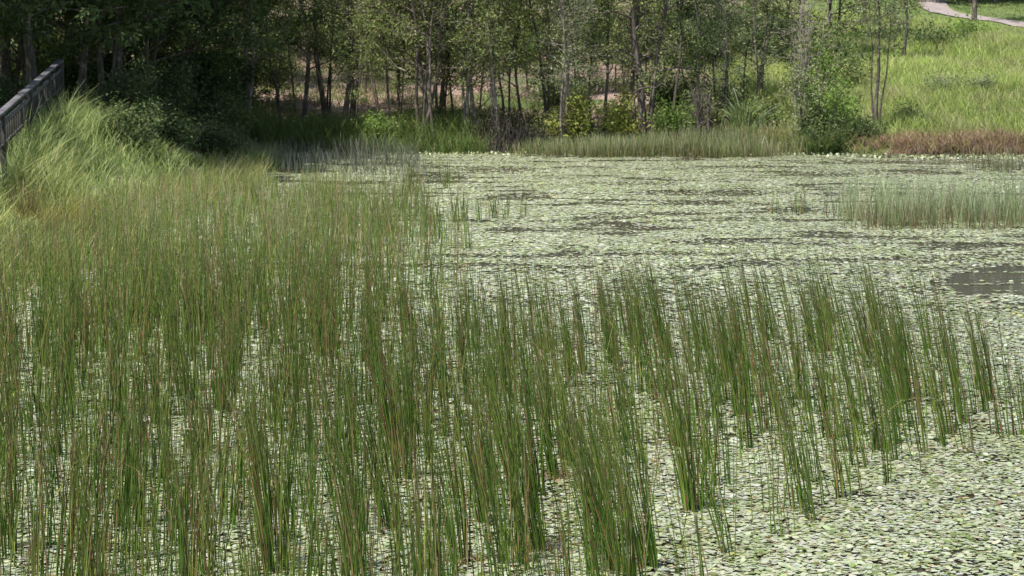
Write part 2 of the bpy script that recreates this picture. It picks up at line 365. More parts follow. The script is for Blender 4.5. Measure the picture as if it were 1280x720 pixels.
def reeds():
    acc = Acc()
    # clumps through the bed
    n = 5200; Y = 9.5 + R.random(n) * 50; X = R.random(n) * 13.2 - 7.8
    dens = region_dens(X, Y)
    w = np.where(Y < 22, .95, .8)
    k = (R.random(n) < dens * w * .55) & (X > shore_left(Y) - .2)
    extra = 2600; Ye = 9.5 + R.random(extra) * 14.5; Xe = R.random(extra) * 10 - 5.2
    ke = R.random(extra) < region_dens(Xe, Ye) * .4
    CX = np.concatenate([X[k], Xe[ke]]); CY = np.concatenate([Y[k], Ye[ke]])
    cnt = np.where(CY < 22, R.integers(4, 20, len(CX)), R.integers(6, 22, len(CX)))
    rep = np.repeat(np.arange(len(CX)), cnt); n = len(rep)
    rad = np.where(CY < 24, .025 + .08 * R.random(len(CX)) ** 1.5, .12 + .22 * R.random(len(CX)))[rep]
    a = R.random(n) * 2 * PI; r = rad * np.sqrt(R.random(n))
    X = CX[rep] + r * np.cos(a) * 1.3; Y = CY[rep] + r * np.sin(a)
    chh = (.72 + .36 * R.random(len(CX)))[rep]
    lx = (-.05 - .028 * np.clip(CX, -2, 4) + R.normal(0, .035, len(CX)))[rep]
    # scattered single stems
    m = 4500; Ys = 9.5 + R.random(m) * 48; Xs = R.random(m) * 13.2 - 7.6; kk = (R.random(m) < region_dens(Xs, Ys) * .8 * np.where(Ys < 22, 1, .9)) & (Xs > shore_left(Ys) - .2)
    m2 = 1500; Y2 = 9.5 + R.random(m2) * 14.5; X2 = R.random(m2) * 10.2 - 5.2; k2 = R.random(m2) < region_dens(X2, Y2) * .9 + .004
    Xs = np.concatenate([Xs[kk], X2[k2]]); Ys = np.concatenate([Ys[kk], Y2[k2]]); ms = len(Xs)
    X = np.concatenate([X, Xs]); Y = np.concatenate([Y, Ys])
    lx = np.concatenate([lx, -.04 - .03 * np.clip(Xs, -2, 4) + R.normal(0, .08, ms)])
    h = np.concatenate([chh * (.5 + .5 * R.random(n) ** .7), .45 + .65 * R.random(ms)]); n = len(X)
    h = h * (1.08 - .012 * np.clip(Y - 20, 0, 30)) * (.85 + .3 * fbm(X * .7, Y * .3, 61))
    lean = np.stack([lx + R.normal(0, .025, n), R.normal(0, .05, n)], -1)
    cv = R.random(n) * .12; bent = R.random(n) < .045; cv[bent] = .5 + R.random(int(bent.sum())) * .8
    pale = sm(19, 30, Y) * (.4 + .5 * sm(.4, .6, fbm(X * .5, Y * .25, 62))) * (.5 + .5 * R.random(n))
    wd = (.0058 + R.random(n) * .0055) * (1 + .03 * np.clip(Y - 15, 0, 30))
    acc.add(*reed_arrays(X, Y, h, lean, wd, pale, .13, cv))
    link('reed_bed', acc.mesh('reed_bed', M['reed'], True), kind='stuff', label='green reed bed with brown tips filling the near pond and left bay', category='reeds')
    print('reeds', n)
reeds()
def patch(name, label, spec, h, pal_b, pal_t, wd=.012, lean=-.05, z0=-.05, mat='reed', n=1500, cvm=.15, hv=.45):
    """spec: list of (px0,px1,y0,y1,weight) ground strips in pixel direction / distance"""
    Xs = []; Ys = []
    tot = sum(s[4] for s in spec)
    for p0, p1, y0, y1, w in spec:
        k = int(n * w / tot); Y = y0 + R.random(k) * (y1 - y0); p = p0 + R.random(k) * (p1 - p0)
        Xs.append((p - 640) / F * (Y * CT + .3)); Ys.append(Y)
    X = np.concatenate(Xs); Y = np.concatenate(Ys)
    X = X + R.normal(0, .25, len(X)); kk = (fbm(X * 1.8, Y * 1.2, 91) + R.normal(0, .06, len(X))) > (.22 if 'grass' in name else .36); X, Y = X[kk], Y[kk]; k = len(X)
    z = np.maximum(gz(X, Y) - .03, z0)
    hh = h * (1 - hv + hv * R.random(k)) * (.1 + 1.1 * fbm(X * 1.3, Y * 1.1, 92) + .7 * fbm(X * .35, Y * .5, 93))
    V, Fc, col = blades(np.stack([X, Y, z], -1), hh, np.stack([R.normal(lean, .1, k), R.normal(0, .1, k)], -1), R.random(k) * cvm, wd * (.6 + .8 * R.random(k)), pick(pal_b, k, .4), pick(pal_t, k, .35), 4, False, .2)
    return link(name, raw_mesh(name, V, Fc, 4, col, M[mat]), kind='stuff', label=label, category='reeds' if 'reed' in name else 'grass')
patch('pale_reeds', 'pale straw tipped reed patch with reddish foot out in the water at right',
      [(1052, 1340, 36.4, 38.6, 1), (1085, 1345, 35.0, 37.0, .8), (1000, 1060, 37.5, 38.5, .03)], .85, [(.2, .15, .08), (.13, .17, .06), (.2, .12, .08), (.15, .2, .08)], [(.28, .38, .2), (.19, .29, .12), (.45, .43, .32), (.26, .33, .17)], .013, -.02, n=3600)
patch('far_reeds', 'thin reeds standing in dark water below the far slope at right', [(1215, 1360, 51, 56, 1)], .75, [(.1, .12, .05)], [(.2, .22, .1), (.3, .26, .17)], .014, n=420)
patch('grey_reeds', 'grey green reeds in the water before the far bank at left', [(325, 520, 50, 58, 1), (500, 575, 47, 52, .03), (500, 530, 46, 50, .05)], .75, [(.07, .09, .05), (.1, .12, .08)], [(.2, .21, .16), (.26, .24, .19)], .014, n=1500)
patch('shore_reeds', 'mixed green and straw reeds lining the far shore', [(690, 960, 58.2, 61.2, 1), (640, 1010, 59.3, 62.2, .6)], .68, [(.09, .12, .04), (.16, .13, .06)], [(.42, .38, .24), (.2, .29, .09), (.15, .24, .07), (.48, .43, .3), (.26, .30, .12)], .017, n=9500)
patch('shore_grass', 'dark green grass along the far shore at left', [(300, 600, 60.1, 63.5, 1), (600, 690, 62.2, 64, .15)], .8, [(.07, .12, .03), (.09, .14, .035)], [(.15, .22, .06), (.1, .17, .04), (.26, .27, .1)], .03, mat='grass', n=7000, cvm=.5)
patch('dead_grass', 'dead pinkish grass thatch hanging over the water at right', [(1120, 1400, 59.0, 60.6, 1), (1080, 1140, 59.8, 60.7, .08)], .42, [(.22, .15, .12), (.3, .2, .17), (.12, .09, .06)], [(.36, .22, .17), (.26, .15, .10), (.46, .34, .28), (.30, .30, .10)], .03, mat='grass', n=7500, cvm=.9)
def thin_clump(px, py, n, h, label):
    cx, cy = W(px, py); n = int(n * 1.5); X, Y = clump_pts(0, 0, n, .08)
    V, Fc, col = reed_arrays(X, Y, h * (.6 + .4 * R.random(n)), R.normal(0, .04, (n, 2)), np.full(n, .017), .1)
    t = empty('reed_clump', (cx, cy, 0), label, 'reeds', 'thin reed tufts in the open water')
    link('stems', raw_mesh('reed_stems', V, Fc, 4, col, M['reed']), t)
for a in [(570, 278, 10, .62, 'first thin reed tuft right of the left reed bay'), (581, 277, 10, .6, 'second thin reed tuft right of the left reed bay, close beside the first'),
          (602, 276, 5, .55, 'sparse short reed tuft in open water between thicker tufts'), (616, 274, 9, .55, 'green reed tuft in open water, third from the right'),
          (632, 274, 5, .55, 'short dark reed tuft, second from the right in open water'), (655, 272, 4, .62, 'lone dark stems farthest right of the tufts in open water'),
          (558, 236, 9, .7, 'dark upright reed tuft at the dark water patch near the far bank'), (515, 240, 12, .8, 'taller dark reed tuft left of the dark water patch'),
          (967, 268, 4, .5, 'few faint stems in open water left of the pale reed patch'), (1000, 268, 8, .55, 'faint reed tuft just left of the pale reed patch'),
          (549, 300, 8, .6, 'reed tuft at the right edge of the left bay')]: thin_clump(*a)
def fallen(px0, py0, px1, py1, z0, z1, label):
    a = np.array([*W(px0, py0), z0]); b = np.array([*W(px1, py1), z1]); t = np.linspace(0, 1, 6)[:, None]
    p = a * (1 - t) + b * t; p[:, 2] += .02 * np.sin(t[:, 0] * PI); V, Fc = tube(p - a, [.0035] * 5 + [.0015], 5)
    o = link('broken_reed', raw_mesh('broken_reed', V, Fc, 4, None, M['straw'], True), label=label, category='reed stalk'); o.location = a
fallen(98, 695, 140, 676, .03, .06, 'pale broken reed stalk lying on lily leaves at bottom left')
fallen(205, 580, 250, 581, .25, .27, 'thin pale stalk caught level among the left reeds')
fallen(45, 622, 72, 627, .1, .1, 'short pale stalk among the reeds at far left')
fallen(790, 648, 822, 656, .02, .03, 'pale stalk lying beside the compact lone clump')

# ------------------------------------------------------------------ grass on the banks
def grass_field(name, label, X, Y, h, wd, pb, pt, leansd=.25, cvm=.6, bias=(0, 0), seed=0):
    n = len(X); z = gz(X, Y) - .03
    k = z > -.05; X, Y, z, h = X[k], Y[k], z[k], h[k]; n = len(X)
    V, Fc, col = blades(np.stack([X, Y, z], -1), h, np.stack([R.normal(bias[0], leansd, n), R.normal(bias[1], leansd, n)], -1), R.random(n) * cvm, wd * (.6 + .8 * R.random(n)), pb[k] if pb.ndim == 2 else pb, pt[k], 4, False, .1)
    return link(name, raw_mesh(name, V, Fc, 4, col, M['grass']), kind='stuff', label=label, category='grass')
def left_grass():
    n = 36000; Y = 24 + R.random(n) * 36; s = R.random(n) ** .9 * 5.0 - .25; X = shore_left(Y) - s
    u = fbm(X * .9, Y * .45, 101); h = (.12 + 1.3 * u * u * 1.3 + .65 * sm(1.0, 2.4, s)) * (.5 + .6 * R.random(n)) * (1 - .65 * sm(41, 49, Y))
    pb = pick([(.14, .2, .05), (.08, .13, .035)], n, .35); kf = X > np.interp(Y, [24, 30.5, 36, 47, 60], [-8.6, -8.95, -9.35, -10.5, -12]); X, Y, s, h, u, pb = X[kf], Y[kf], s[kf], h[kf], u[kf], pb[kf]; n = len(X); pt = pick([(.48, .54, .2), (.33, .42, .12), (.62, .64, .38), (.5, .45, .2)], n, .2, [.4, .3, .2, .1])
    yl = (sm(.5, .65, fbm(X * .8, Y * .6, 102)) * sm(3, .5, s))[:, None] * .7; pt = pt * (1 - yl) + np.array([.42, .38, .12]) * yl
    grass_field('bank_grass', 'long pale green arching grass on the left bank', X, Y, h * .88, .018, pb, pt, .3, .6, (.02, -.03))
    # low growth where the bank meets the reed bed
    n = 6500; Y = 26 + R.random(n) * 32; X = shore_left(Y) + R.random(n) * 1.5 - .3
    z = np.maximum(gz(X, Y), 0) ; pb = pick([(.16, .2, .06)], n); pt = pick([(.3, .36, .10), (.5, .44, .28), (.2, .32, .07), (.4, .28, .12)], n, .35)
    V, Fc, col = blades(np.stack([X, Y, z - .02], -1), .25 + .45 * R.random(n), np.stack([R.normal(0, .2, n)] * 2, -1), R.random(n) * .5, .012 * (.6 + .8 * R.random(n)), pb, pt)
    link('marsh_grass', raw_mesh('marsh_grass', V, Fc, 4, col, M['grass']), kind='stuff', label='short yellowish grass at the foot of the left bank', category='grass')
left_grass()
def hill_grass():
    n = 90000; Y = 59 + R.random(n) ** .9 * 37; X = (R.random(n) * 640 + 860 - 640) / F * (Y * CT + .3)
    lim = 6.6 + (Y - 61) * .10 + (fbm(X * .4, Y * .4, 5) - .5) * 3
    k = (X > lim) & (Y > shore_far(X) - .05); X, Y = X[k], Y[k]
    dp = pathdist(X, Y) < 1.2; X, Y = X[~dp], Y[~dp]; n = len(X)
    u = fbm(X * .45, Y * .3, 111); v = fbm(X * 1.3, Y * .8, 112)
    h = (.28 + .5 * u) * (.6 + .6 * R.random(n)) * np.where(pathdist(X, Y) < 5, .3, 1)
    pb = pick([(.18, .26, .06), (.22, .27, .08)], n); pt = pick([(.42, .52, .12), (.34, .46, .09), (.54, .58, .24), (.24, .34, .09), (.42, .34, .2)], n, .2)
    br = sm(.52, .66, v)[:, None] * .7; pt = pt * (1 - br) + np.array([.44, .36, .24]) * br; 
    ed = sm(2.6, .5, Y - shore_far(X))[:, None] * .75; pt = pt * (1 - ed) + np.array([.40, .30, .16]) * ed
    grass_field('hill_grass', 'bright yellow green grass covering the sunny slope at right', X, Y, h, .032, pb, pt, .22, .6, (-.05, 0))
    n = 26000; Y = 95 + R.random(n) * 24; X = 14 + R.random(n) * 24
    dp = pathdist(X, Y) < 1.2; X, Y = X[~dp], Y[~dp]; n = len(X)
    grass_field('mown_grass', 'short grass beyond the path at the top right', X, Y, .06 + .1 * R.random(n), .05, pick([(.12, .17, .05)], n), pick([(.26, .33, .1), (.32, .35, .16)], n), .3, .6)
hill_grass()
def litter_ground():
    n = 52000; Y = 61.5 + R.random(n) ** 1.2 * 24; X = (R.random(n) * 1000 - 150 + 0 - 490) / F * (Y * CT + .3)
    u = fbm(X * .5, Y * .4, 121); k = (u < .5) & (X < 7 + (Y - 61) * .12) & (X > -14); X, Y = X[k], Y[k]; n = len(X)
    cen = np.stack([X, Y, gz(X, Y) + R.random(n) * .1], -1)
    V, Fc, col = leaves(cen, .08 + R.random(n) * .1, .04 + .05 * R.random(n), pick([(.40, .27, .24), (.48, .36, .3), (.28, .18, .14), (.5, .4, .28)], n), 0)
    link('leaf_litter', raw_mesh('leaf_litter', V, Fc, 4, col, M['leaf']), kind='stuff', label='pinkish brown fallen leaves on the slope under the trees', category='leaf litter')
    # loose understorey grass between the trunks
    n = 26000; Y = 61.5 + R.random(n) * 20; X = (R.random(n) * 1000 - 600) / F * (Y * CT + .3)
    u = fbm(X * .6, Y * .5, 122); k = (u > .44) & (X < 9); X, Y = X[k], Y[k]; n = len(X)
    grass_field('wood_grass', 'patchy grass growing between the trees on the far bank', X, Y, (.2 + .35 * R.random(n)), .03, pick([(.1, .15, .04)], n), pick([(.2, .28, .07), (.3, .32, .12), (.3, .24, .15)], n), .3, .7)
litter_ground()

# ------------------------------------------------------------------ trees and shrubs
LG = {'olive': [(.22, .30, .075), (.30, .37, .11), (.39, .42, .18), (.14, .20, .06), (.24, .21, .11)],
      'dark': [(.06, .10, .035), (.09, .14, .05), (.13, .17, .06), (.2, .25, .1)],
      'bright': [(.2, .31, .07), (.27, .37, .1), (.15, .23, .05)],
      'yellow': [(.42, .48, .11), (.34, .42, .09), (.5, .48, .14)],  # leaf tones raised to make up for the shade of the trees
      'grey': [(.24, .30, .13), (.33, .36, .21), (.16, .2, .09)]}
def grow(H, stems, r0, seed, leaf='olive', nl=5200, lsz=.13, low=.22, spread=1.0, dead=0, sparse=1.0, bar=1.0, kink=.06):
    """returns trunk mesh, crown mesh ; stems = [(dx, dy, leanx, leany, hfrac, rfrac)]"""
    global R
    save = R; R = np.random.default_rng(seed)
    tr = Acc(); ends = []
    for dx, dy, lx, ly, hf, rf in stems:
        h = H * hf; n = 13; t = np.linspace(0, 1, n); ph = R.random(4) * 6.3
        p = np.zeros((n, 3)); p[:, 0] = dx + lx * h * t + kink * h * .35 * (np.sin(t * 7 + ph[0]) - math.sin(ph[0])) * .5 + kink * .12 * h * np.sin(t * 17 + ph[1]) * t
        r0k = .72; p[:, 1] = dy + ly * h * t + kink * h * .3 * (np.sin(t * 6 + ph[2]) - math.sin(ph[2])) * .5; p[:, 2] = -.25 + (h + .25) * t
        r = r0k * r0 * rf * (1 - .8 * t ** .9); r[0] *= 1.25
        V, Fc = tube(p, r, 8, .18); tr.add(V, Fc, (0, 0, 0))
        nb = int(h * 3.4 * bar)
        for b in range(nb):
            tt = low + (1 - low) * ((b + R.random()) / nb) ** .85; tt = min(tt, .985)
            i = tt * (n - 1); i0 = int(i); f = i - i0; q = p[i0] * (1 - f) + p[min(i0 + 1, n - 1)] * f; rr = np.interp(tt, t, r)
            a = R.random() * 2 * PI; L = (.5 + .75 * R.random()) * spread * (1.25 - .7 * tt) * min(1.5, H / 6)
            up = .25 + .9 * R.random(); d = np.array([math.cos(a), math.sin(a), up]); d /= np.linalg.norm(d)
            m = 6; s = np.linspace(0, 1, m)[:, None]; bp = q + d * L * s + np.array([0, 0, -.22 * L]) * s ** 2 + R.normal(0, .04 * L, (m, 3)) * s
            br = max(.007, min(rr * .5, .05)); V, Fc = tube(bp, br * (1 - .75 * s[:, 0]), 5); tr.add(V, Fc, (0, 0, 0))
            for k in range(5):
                s0 = .3 + .7 * R.random(); q2 = bp[0] * (1 - s0) + bp[-1] * s0
                j = min(int(s0 * (m - 1)), m - 2); q2 = bp[j] + (bp[j + 1] - bp[j]) * (s0 * (m - 1) - j)
                d2 = d * .6 + R.normal(0, .6, 3); d2 /= np.linalg.norm(d2); L2 = .22 + .4 * R.random()
                tp = q2 + d2 * L2 * np.linspace(0, 1, 4)[:, None] + np.array([0, 0, .08]) * np.linspace(0, 1, 4)[:, None] ** 2
                V, Fc = tube(tp, [.009, .007, .005, .003], 4); tr.add(V, Fc, (0, 0, 0))
                if not dead: ends.append(tp[1]); ends.append(tp[2]); ends.append(tp[3])
    tm = raw_mesh('trunk', np.concatenate(tr.V), np.concatenate(tr.F), 4, None, None, True)
    cm = None
    if not dead:
        E = np.array(ends); keep = R.random(len(E)) < sparse; E = E[keep] if keep.sum() > 5 else E
        ci = R.integers(0, len(E), nl); cen = E[ci] + R.normal(0, 1, (nl, 3)) * np.array([.13, .13, .10])
        col = pick(LG[leaf], nl, .22) * (.85 + .3 * R.random(len(E)))[ci][:, None]
        V, Fc, cc = leaves(cen, lsz * (.6 + .7 * R.random(nl)), lsz * (.28 + .22 * R.random(nl)), col, .35)
        cm = raw_mesh('crown', V, Fc, 4, cc, M['leaf'])
    R = save
    return tm, cm
def plant_tree(name, label, meshes, X, Y, rz=0, sc=1, cat='tree', group=None, bark='bark'):
    tm, cm = meshes; t = empty(name, (X, Y, float(gz(X, Y)) - .02), label, cat, group, rz); t.scale = (sc, sc, sc)
    if not tm.materials: tm.materials.append(M[bark])
    link('trunk' if cat == 'tree' else 'branches', tm, t)
    if cm: link('crown' if cat == 'tree' else 'foliage', cm, t)
    return t
S1 = lambda lx=0., ly=0.: [(0, 0, lx, ly, 1, 1)]
def Sm(n, rad, seed, l=.08):
    r = np.random.default_rng(seed); return [(r.normal(0, rad), r.normal(0, rad), r.normal(0, l), r.normal(0, l * .7), .75 + .25 * r.random(), .6 + .4 * r.random()) for _ in range(n)]
FT = 'tree standing in the line on the far bank'
TREES = [  # px, Y, H, stems, r0, leaf, kwargs, label
 (306, 62, 8, Sm(2, .15, 1), .13, 'olive', dict(low=.3), 'pale twin trunked tree at the left end of the far bank trees'),
 (377, 64, 8, S1(.01), .12, 'dark', dict(low=.3), 'single dark trunk before the pink leaf litter, left of two straight trunks'),
 (352, 63.5, 6, S1(-.08), .08, 'dark', dict(low=.25), 'thin dark tree leaning left at the edge of the shaded wood'),
 (408, 66, 9, S1(-.02), .15, 'olive', dict(low=.3), 'straight dark trunked tree in front of the pink leaf litter'),
 (430, 65, 10, S1(.0), .14, 'grey', dict(low=.32), 'straight grey trunked tree just right of the dark straight one'),
 (440, 64.5, 8, [(0, 0, .10, .02, 1, .9), (-.05, 0, -.05, 0, .8, .7)], .11, 'olive', dict(low=.3), 'crooked tree forked low above the pink leaf litter'),
 (482, 62.5, 6, S1(-.01), .075, 'olive', dict(low=.35), 'slender dark tree near the water left of the multi stemmed trees'),
 (506, 64, 6.5, S1(-.14), .075, 'olive', dict(low=.35), 'thin tree leaning left behind the slender dark one'),
 (532, 61.8, 9, Sm(5, .22, 4, .07), .11, 'olive', dict(low=.3), 'multi stemmed tree with brown trunks at the water edge'),
 (556, 63, 9, Sm(3, .2, 5, .06), .10, 'olive', dict(low=.3), 'three stemmed tree right of the brown multi stemmed one'),
 (588, 62, 8.5, Sm(4, .2, 6, .08), .10, 'grey', dict(low=.3), 'four stemmed grey tree at the water edge'),
 (622, 61.7, 8, Sm(2, .1, 7, .05), .10, 'olive', dict(low=.3), 'pale trunked tree left of the dark root thicket'),
 (648, 63, 9, Sm(3, .25, 8, .06), .09, 'olive', dict(low=.28), 'slim tree rising out of the dark root thicket'),
 (686, 63, 8.5, Sm(2, .12, 9, .04), .08, 'olive', dict(low=.28), 'slim twin tree right of the dark root thicket'),
 (708, 61.8, 9, Sm(4, .15, 10, .07), .09, 'grey', dict(low=.3), 'multi stemmed grey tree left of the yellow green shrub'),
 (757, 62.6, 8, [(0, 0, -.05, 0, 1, 1)], .085, 'olive', dict(low=.3), 'single slender trunk in front of the yellow green shrub'),
 (802, 61.9, 10, [(0, 0, 0, 0, 1, 1.1), (.28, .1, .05, .02, .9, .8), (-.15, .1, -.05, 0, .8, .7)], .17, 'olive', dict(low=.25, spread=1.5), 'large dark forked tree right of the yellow green shrub'),
 (838, 66, 7, S1(.04), .08, 'dark', dict(low=.3), 'thin tree behind the large forked one'),
 (866, 66, 7, S1(0), .08, 'grey', dict(low=.45), 'straight pale grey trunk before the dark thicket'),
 (900, 69, 8, S1(.03), .11, 'dark', dict(low=.2, spread=1.3), 'broad leaved dark tree behind the brown stump'),
 (945, 70, 8, Sm(2, .2, 31), .1, 'olive', dict(low=.2, spread=1.4), 'leafy tree above the strap leaved bush'),
 (1096, 62.6, 5.2, [(0, 0, -.02, 0, 1, 1), (.05, 0, .09, .02, .72, .6), (-.02, 0, -.08, 0, .8, .55)], .10, 'grey', dict(low=.62, sparse=.5, nl=1500, bar=.8, kink=.06), 'slender forked sapling on the grassy slope at right'),
 (1127, 80, 4.6, S1(-.03), .12, 'olive', dict(low=.35, nl=3200), 'small leafy tree at the left end of the upper slope'),
 (1215, 94.3, 11, S1(-.01), .17, 'olive', dict(low=.45), 'lone straight trunk beside the path at the top right'),
]
for i, (px, Y, H, st, r0, lf, kw, label) in enumerate(TREES):
    kw = dict(kw); kw['low'] = kw.get('low', .3) * (.8 if H > 6 else 1); kw.setdefault('nl', 6500 if H > 6 else 3500); kw.setdefault('sparse', .6); kw.setdefault('lsz', .105); kw.setdefault('kink', .10)
    X, Y = G(px, Y); plant_tree('tree', label, grow(H, st, r0, 100 + i, lf, **kw), X, Y, 0, bark='palebark' if 'grey' in label or 'pale' in label else 'bark', group='trees on the far bank')
slim = [grow(7.5, S1(.03), .06, 451, 'grey', nl=3600, lsz=.10, low=.14, kink=.12, bar=1.1, spread=.9), grow(7, S1(-.05), .055, 452, 'olive', nl=3600, lsz=.10, low=.16, kink=.12, bar=1.1, spread=.9),
        grow(6, Sm(2, .12, 45), .05, 453, 'olive', nl=2600, lsz=.10, low=.12, kink=.12, bar=1.2, spread=.8)]
for k in range(46):
    if k % 3 == 0: continue
    px = 345 + k * 13.6 + R.normal(0, 7); Y = 62.5 + R.random() ** 1.5 * 11; i = int(R.integers(0, 3)); X, Y = G(px, Y)
    plant_tree('tree', ['slim grey leaved sapling among the bank trees', 'slim olive leaved sapling among the bank trees', 'slim two stemmed sapling among the bank trees'][i], slim[i], X, Y, R.random() * 6.3, .75 + .45 * R.random(), group='slim saplings among the bank trees')
# left wood in shade: large trunks with dense crowns
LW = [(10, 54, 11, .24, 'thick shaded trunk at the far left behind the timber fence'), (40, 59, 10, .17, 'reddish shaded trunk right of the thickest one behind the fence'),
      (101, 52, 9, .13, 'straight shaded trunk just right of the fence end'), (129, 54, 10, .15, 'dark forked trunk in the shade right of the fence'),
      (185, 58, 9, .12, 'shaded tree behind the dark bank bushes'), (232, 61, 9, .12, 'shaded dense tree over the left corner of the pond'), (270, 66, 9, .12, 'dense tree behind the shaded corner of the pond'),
      (-70, 47, 11, .2, 'unseen tree added left of the frame edge to shade the fence'), (-130, 54, 11, .2, 'second unseen tree added left of the frame edge for shade'), (-200, 43, 11, .2, 'third unseen tree added left of the frame edge for shade'), (-290, 39, 11, .2, 'fourth unseen tree added left of the frame edge for shade'), (-190, 49, 11, .2, 'fifth unseen tree added left of the frame edge for shade')]  # last five are unseen, added to shade the fence and bank
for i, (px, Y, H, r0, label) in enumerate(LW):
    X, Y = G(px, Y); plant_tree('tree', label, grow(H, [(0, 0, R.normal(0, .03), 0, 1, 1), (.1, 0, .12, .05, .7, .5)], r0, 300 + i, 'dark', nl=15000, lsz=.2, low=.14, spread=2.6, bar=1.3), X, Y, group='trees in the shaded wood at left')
proto = [grow(9, S1(.02), .13, 401, 'dark', nl=6000, lsz=.17, low=.08, spread=1.9, bar=1.2), grow(8, Sm(2, .2, 41), .11, 402, 'olive', nl=6000, lsz=.16, low=.08, spread=1.8, bar=1.2),
         grow(10, S1(-.03), .14, 403, 'olive', nl=6500, lsz=.17, low=.1, spread=1.9, bar=1.2), grow(8.5, Sm(2, .2, 43), .10, 404, 'bright', nl=6500, lsz=.15, low=.12, spread=1.6, bar=1.1)]
BT = []
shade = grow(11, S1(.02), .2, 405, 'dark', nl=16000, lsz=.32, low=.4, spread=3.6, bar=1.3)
for px, Y in [(-60, 52), (-20, 62), (60, 64), (30, 61), (85, 58), (150, 61), (200, 65), (-10, 57), (100, 70), (-90, 60), (150, 66), (200, 72), (250, 76), (20, 76), (-50, 80), (300, 74), (335, 80), (370, 84), (400, 78), (445, 84), (480, 79), (520, 85), (550, 77), (590, 84),
              (620, 78), (660, 83), (700, 77), (740, 84), (775, 78), (815, 83), (850, 77), (885, 82), (930, 79), (965, 84), (1005, 80), (1040, 86), (985, 74), (1075, 90), (60, 88), (160, 88), (420, 94), (560, 95), (700, 95), (840, 95), (960, 96), (300, 92)]:
    if 380 < px < 1000 and Y < 83: Y = Y + 9
    if 330 < px < 1000 and int(px) % 3 == 0: continue
    BT.append((px + R.normal(0, 6), Y + R.normal(0, 1)))
blab = ['dense dark leaved tree of the wood behind the front row', 'olive leaved tree of the wood behind the front row', 'tall olive tree of the wood behind the front row', 'lighter green tree of the wood behind the front row']
for k, (px, Y) in enumerate(BT):
    i = int(R.integers(0, 3)) if px < 330 else int(R.integers(0, 4)); X, Y = G(px, Y)
    plant_tree('tree', blab[i], proto[i], X, Y, R.random() * 6.3, .85 + .35 * R.random(), group='trees of the wood behind the front row')
for px, Y in [(1150, 105), (1180, 106), (1210, 105), (1240, 105), (1268, 106), (1300, 104), (1335, 106), (1165, 104)]:  # low dark crowns added as a backdrop that reads as deep shade
    X, Y = G(px, Y); plant_tree('tree', 'dark low crowned tree added to deepen the shade beyond the path', proto[0], X, Y, R.random() * 6.3, 1.2, group='dark trees beyond the path')
for px, Y in [(1165, 108), (1195, 112), (1232, 107), (1265, 112), (1300, 106), (1140, 116), (1215, 121), (1250, 124), (1120, 111), (1180, 128), (1230, 130), (1290, 128), (1350, 120), (1120, 108), (1340, 112)]:  # crowns added to throw shade on the grass past the path
    X, Y = G(px, Y); plant_tree('tree', 'large tree added so its crown shades the grass beyond the path', proto[2], X, Y, R.random() * 6.3, 1.5, group='trees added to shade the grass beyond the path')
for k in range(26):   # wooded rise beyond, closes the view and the reflections
    px = -150 + k * 60; X, Y = G(px, 125 + R.random() * 20 if px > 1050 else 104 + R.random() * 16)
    plant_tree('tree', 'distant tree closing the view at the top of the rise', proto[int(R.integers(0, 3))], X, Y, R.random() * 6.3, 1.35, group='distant trees at the top of the rise')

def bush(w, h, seed, leaf, nl, lsz, br=9, droop=.2):
    global R
    save = R; R = np.random.default_rng(seed); tr = Acc(); E = []
    for b in range(br):
        a = R.random() * 6.28; r = w * .5 * R.random() ** .5; top = np.array([r * math.cos(a), r * math.sin(a), h * (.45 + .5 * R.random()) * (1 - .45 * (r / (w * .5)) ** 2)])
        t = np.linspace(0, 1, 7)[:, None]; p = top * t + R.normal(0, .03 * h, (7, 3)) * t; p[0] = (top[0] * .12, top[1] * .12, -.15)
        V, Fc = tube(p, .022 * h ** .5 * (1 - .75 * t[:, 0]), 5); tr.add(V, Fc, (0, 0, 0))
        for k in range(9):
            j = R.integers(1, 7); d = R.normal(0, 1, 3); d[2] = abs(d[2]) * .6; d *= (.12 + .16 * w * R.random()) / np.linalg.norm(d)
            tp = p[j] + d * np.linspace(0, 1, 3)[:, None]; V, Fc = tube(tp, [.007, .005, .003], 4); tr.add(V, Fc, (0, 0, 0)); E += [tp[1], tp[2]]
    E = np.array(E); ci = R.integers(0, len(E), nl); cen = E[ci] + R.normal(0, .09 + .03 * w, (nl, 3)); cen[:, 2] = np.abs(cen[:, 2])
    col = pick(LG[leaf], nl, .22) * (.8 + .4 * R.random(len(E)))[ci][:, None]
    V, Fc, cc = leaves(cen, lsz * (.6 + .7 * R.random(nl)), lsz * (.3 + .3 * R.random(nl)), col, droop)
    tm = raw_mesh('branches', np.concatenate(tr.V), np.concatenate(tr.F), 4, None, None, True); cm = raw_mesh('foliage', V, Fc, 4, cc, M['leaf']); R = save
    return tm, cm
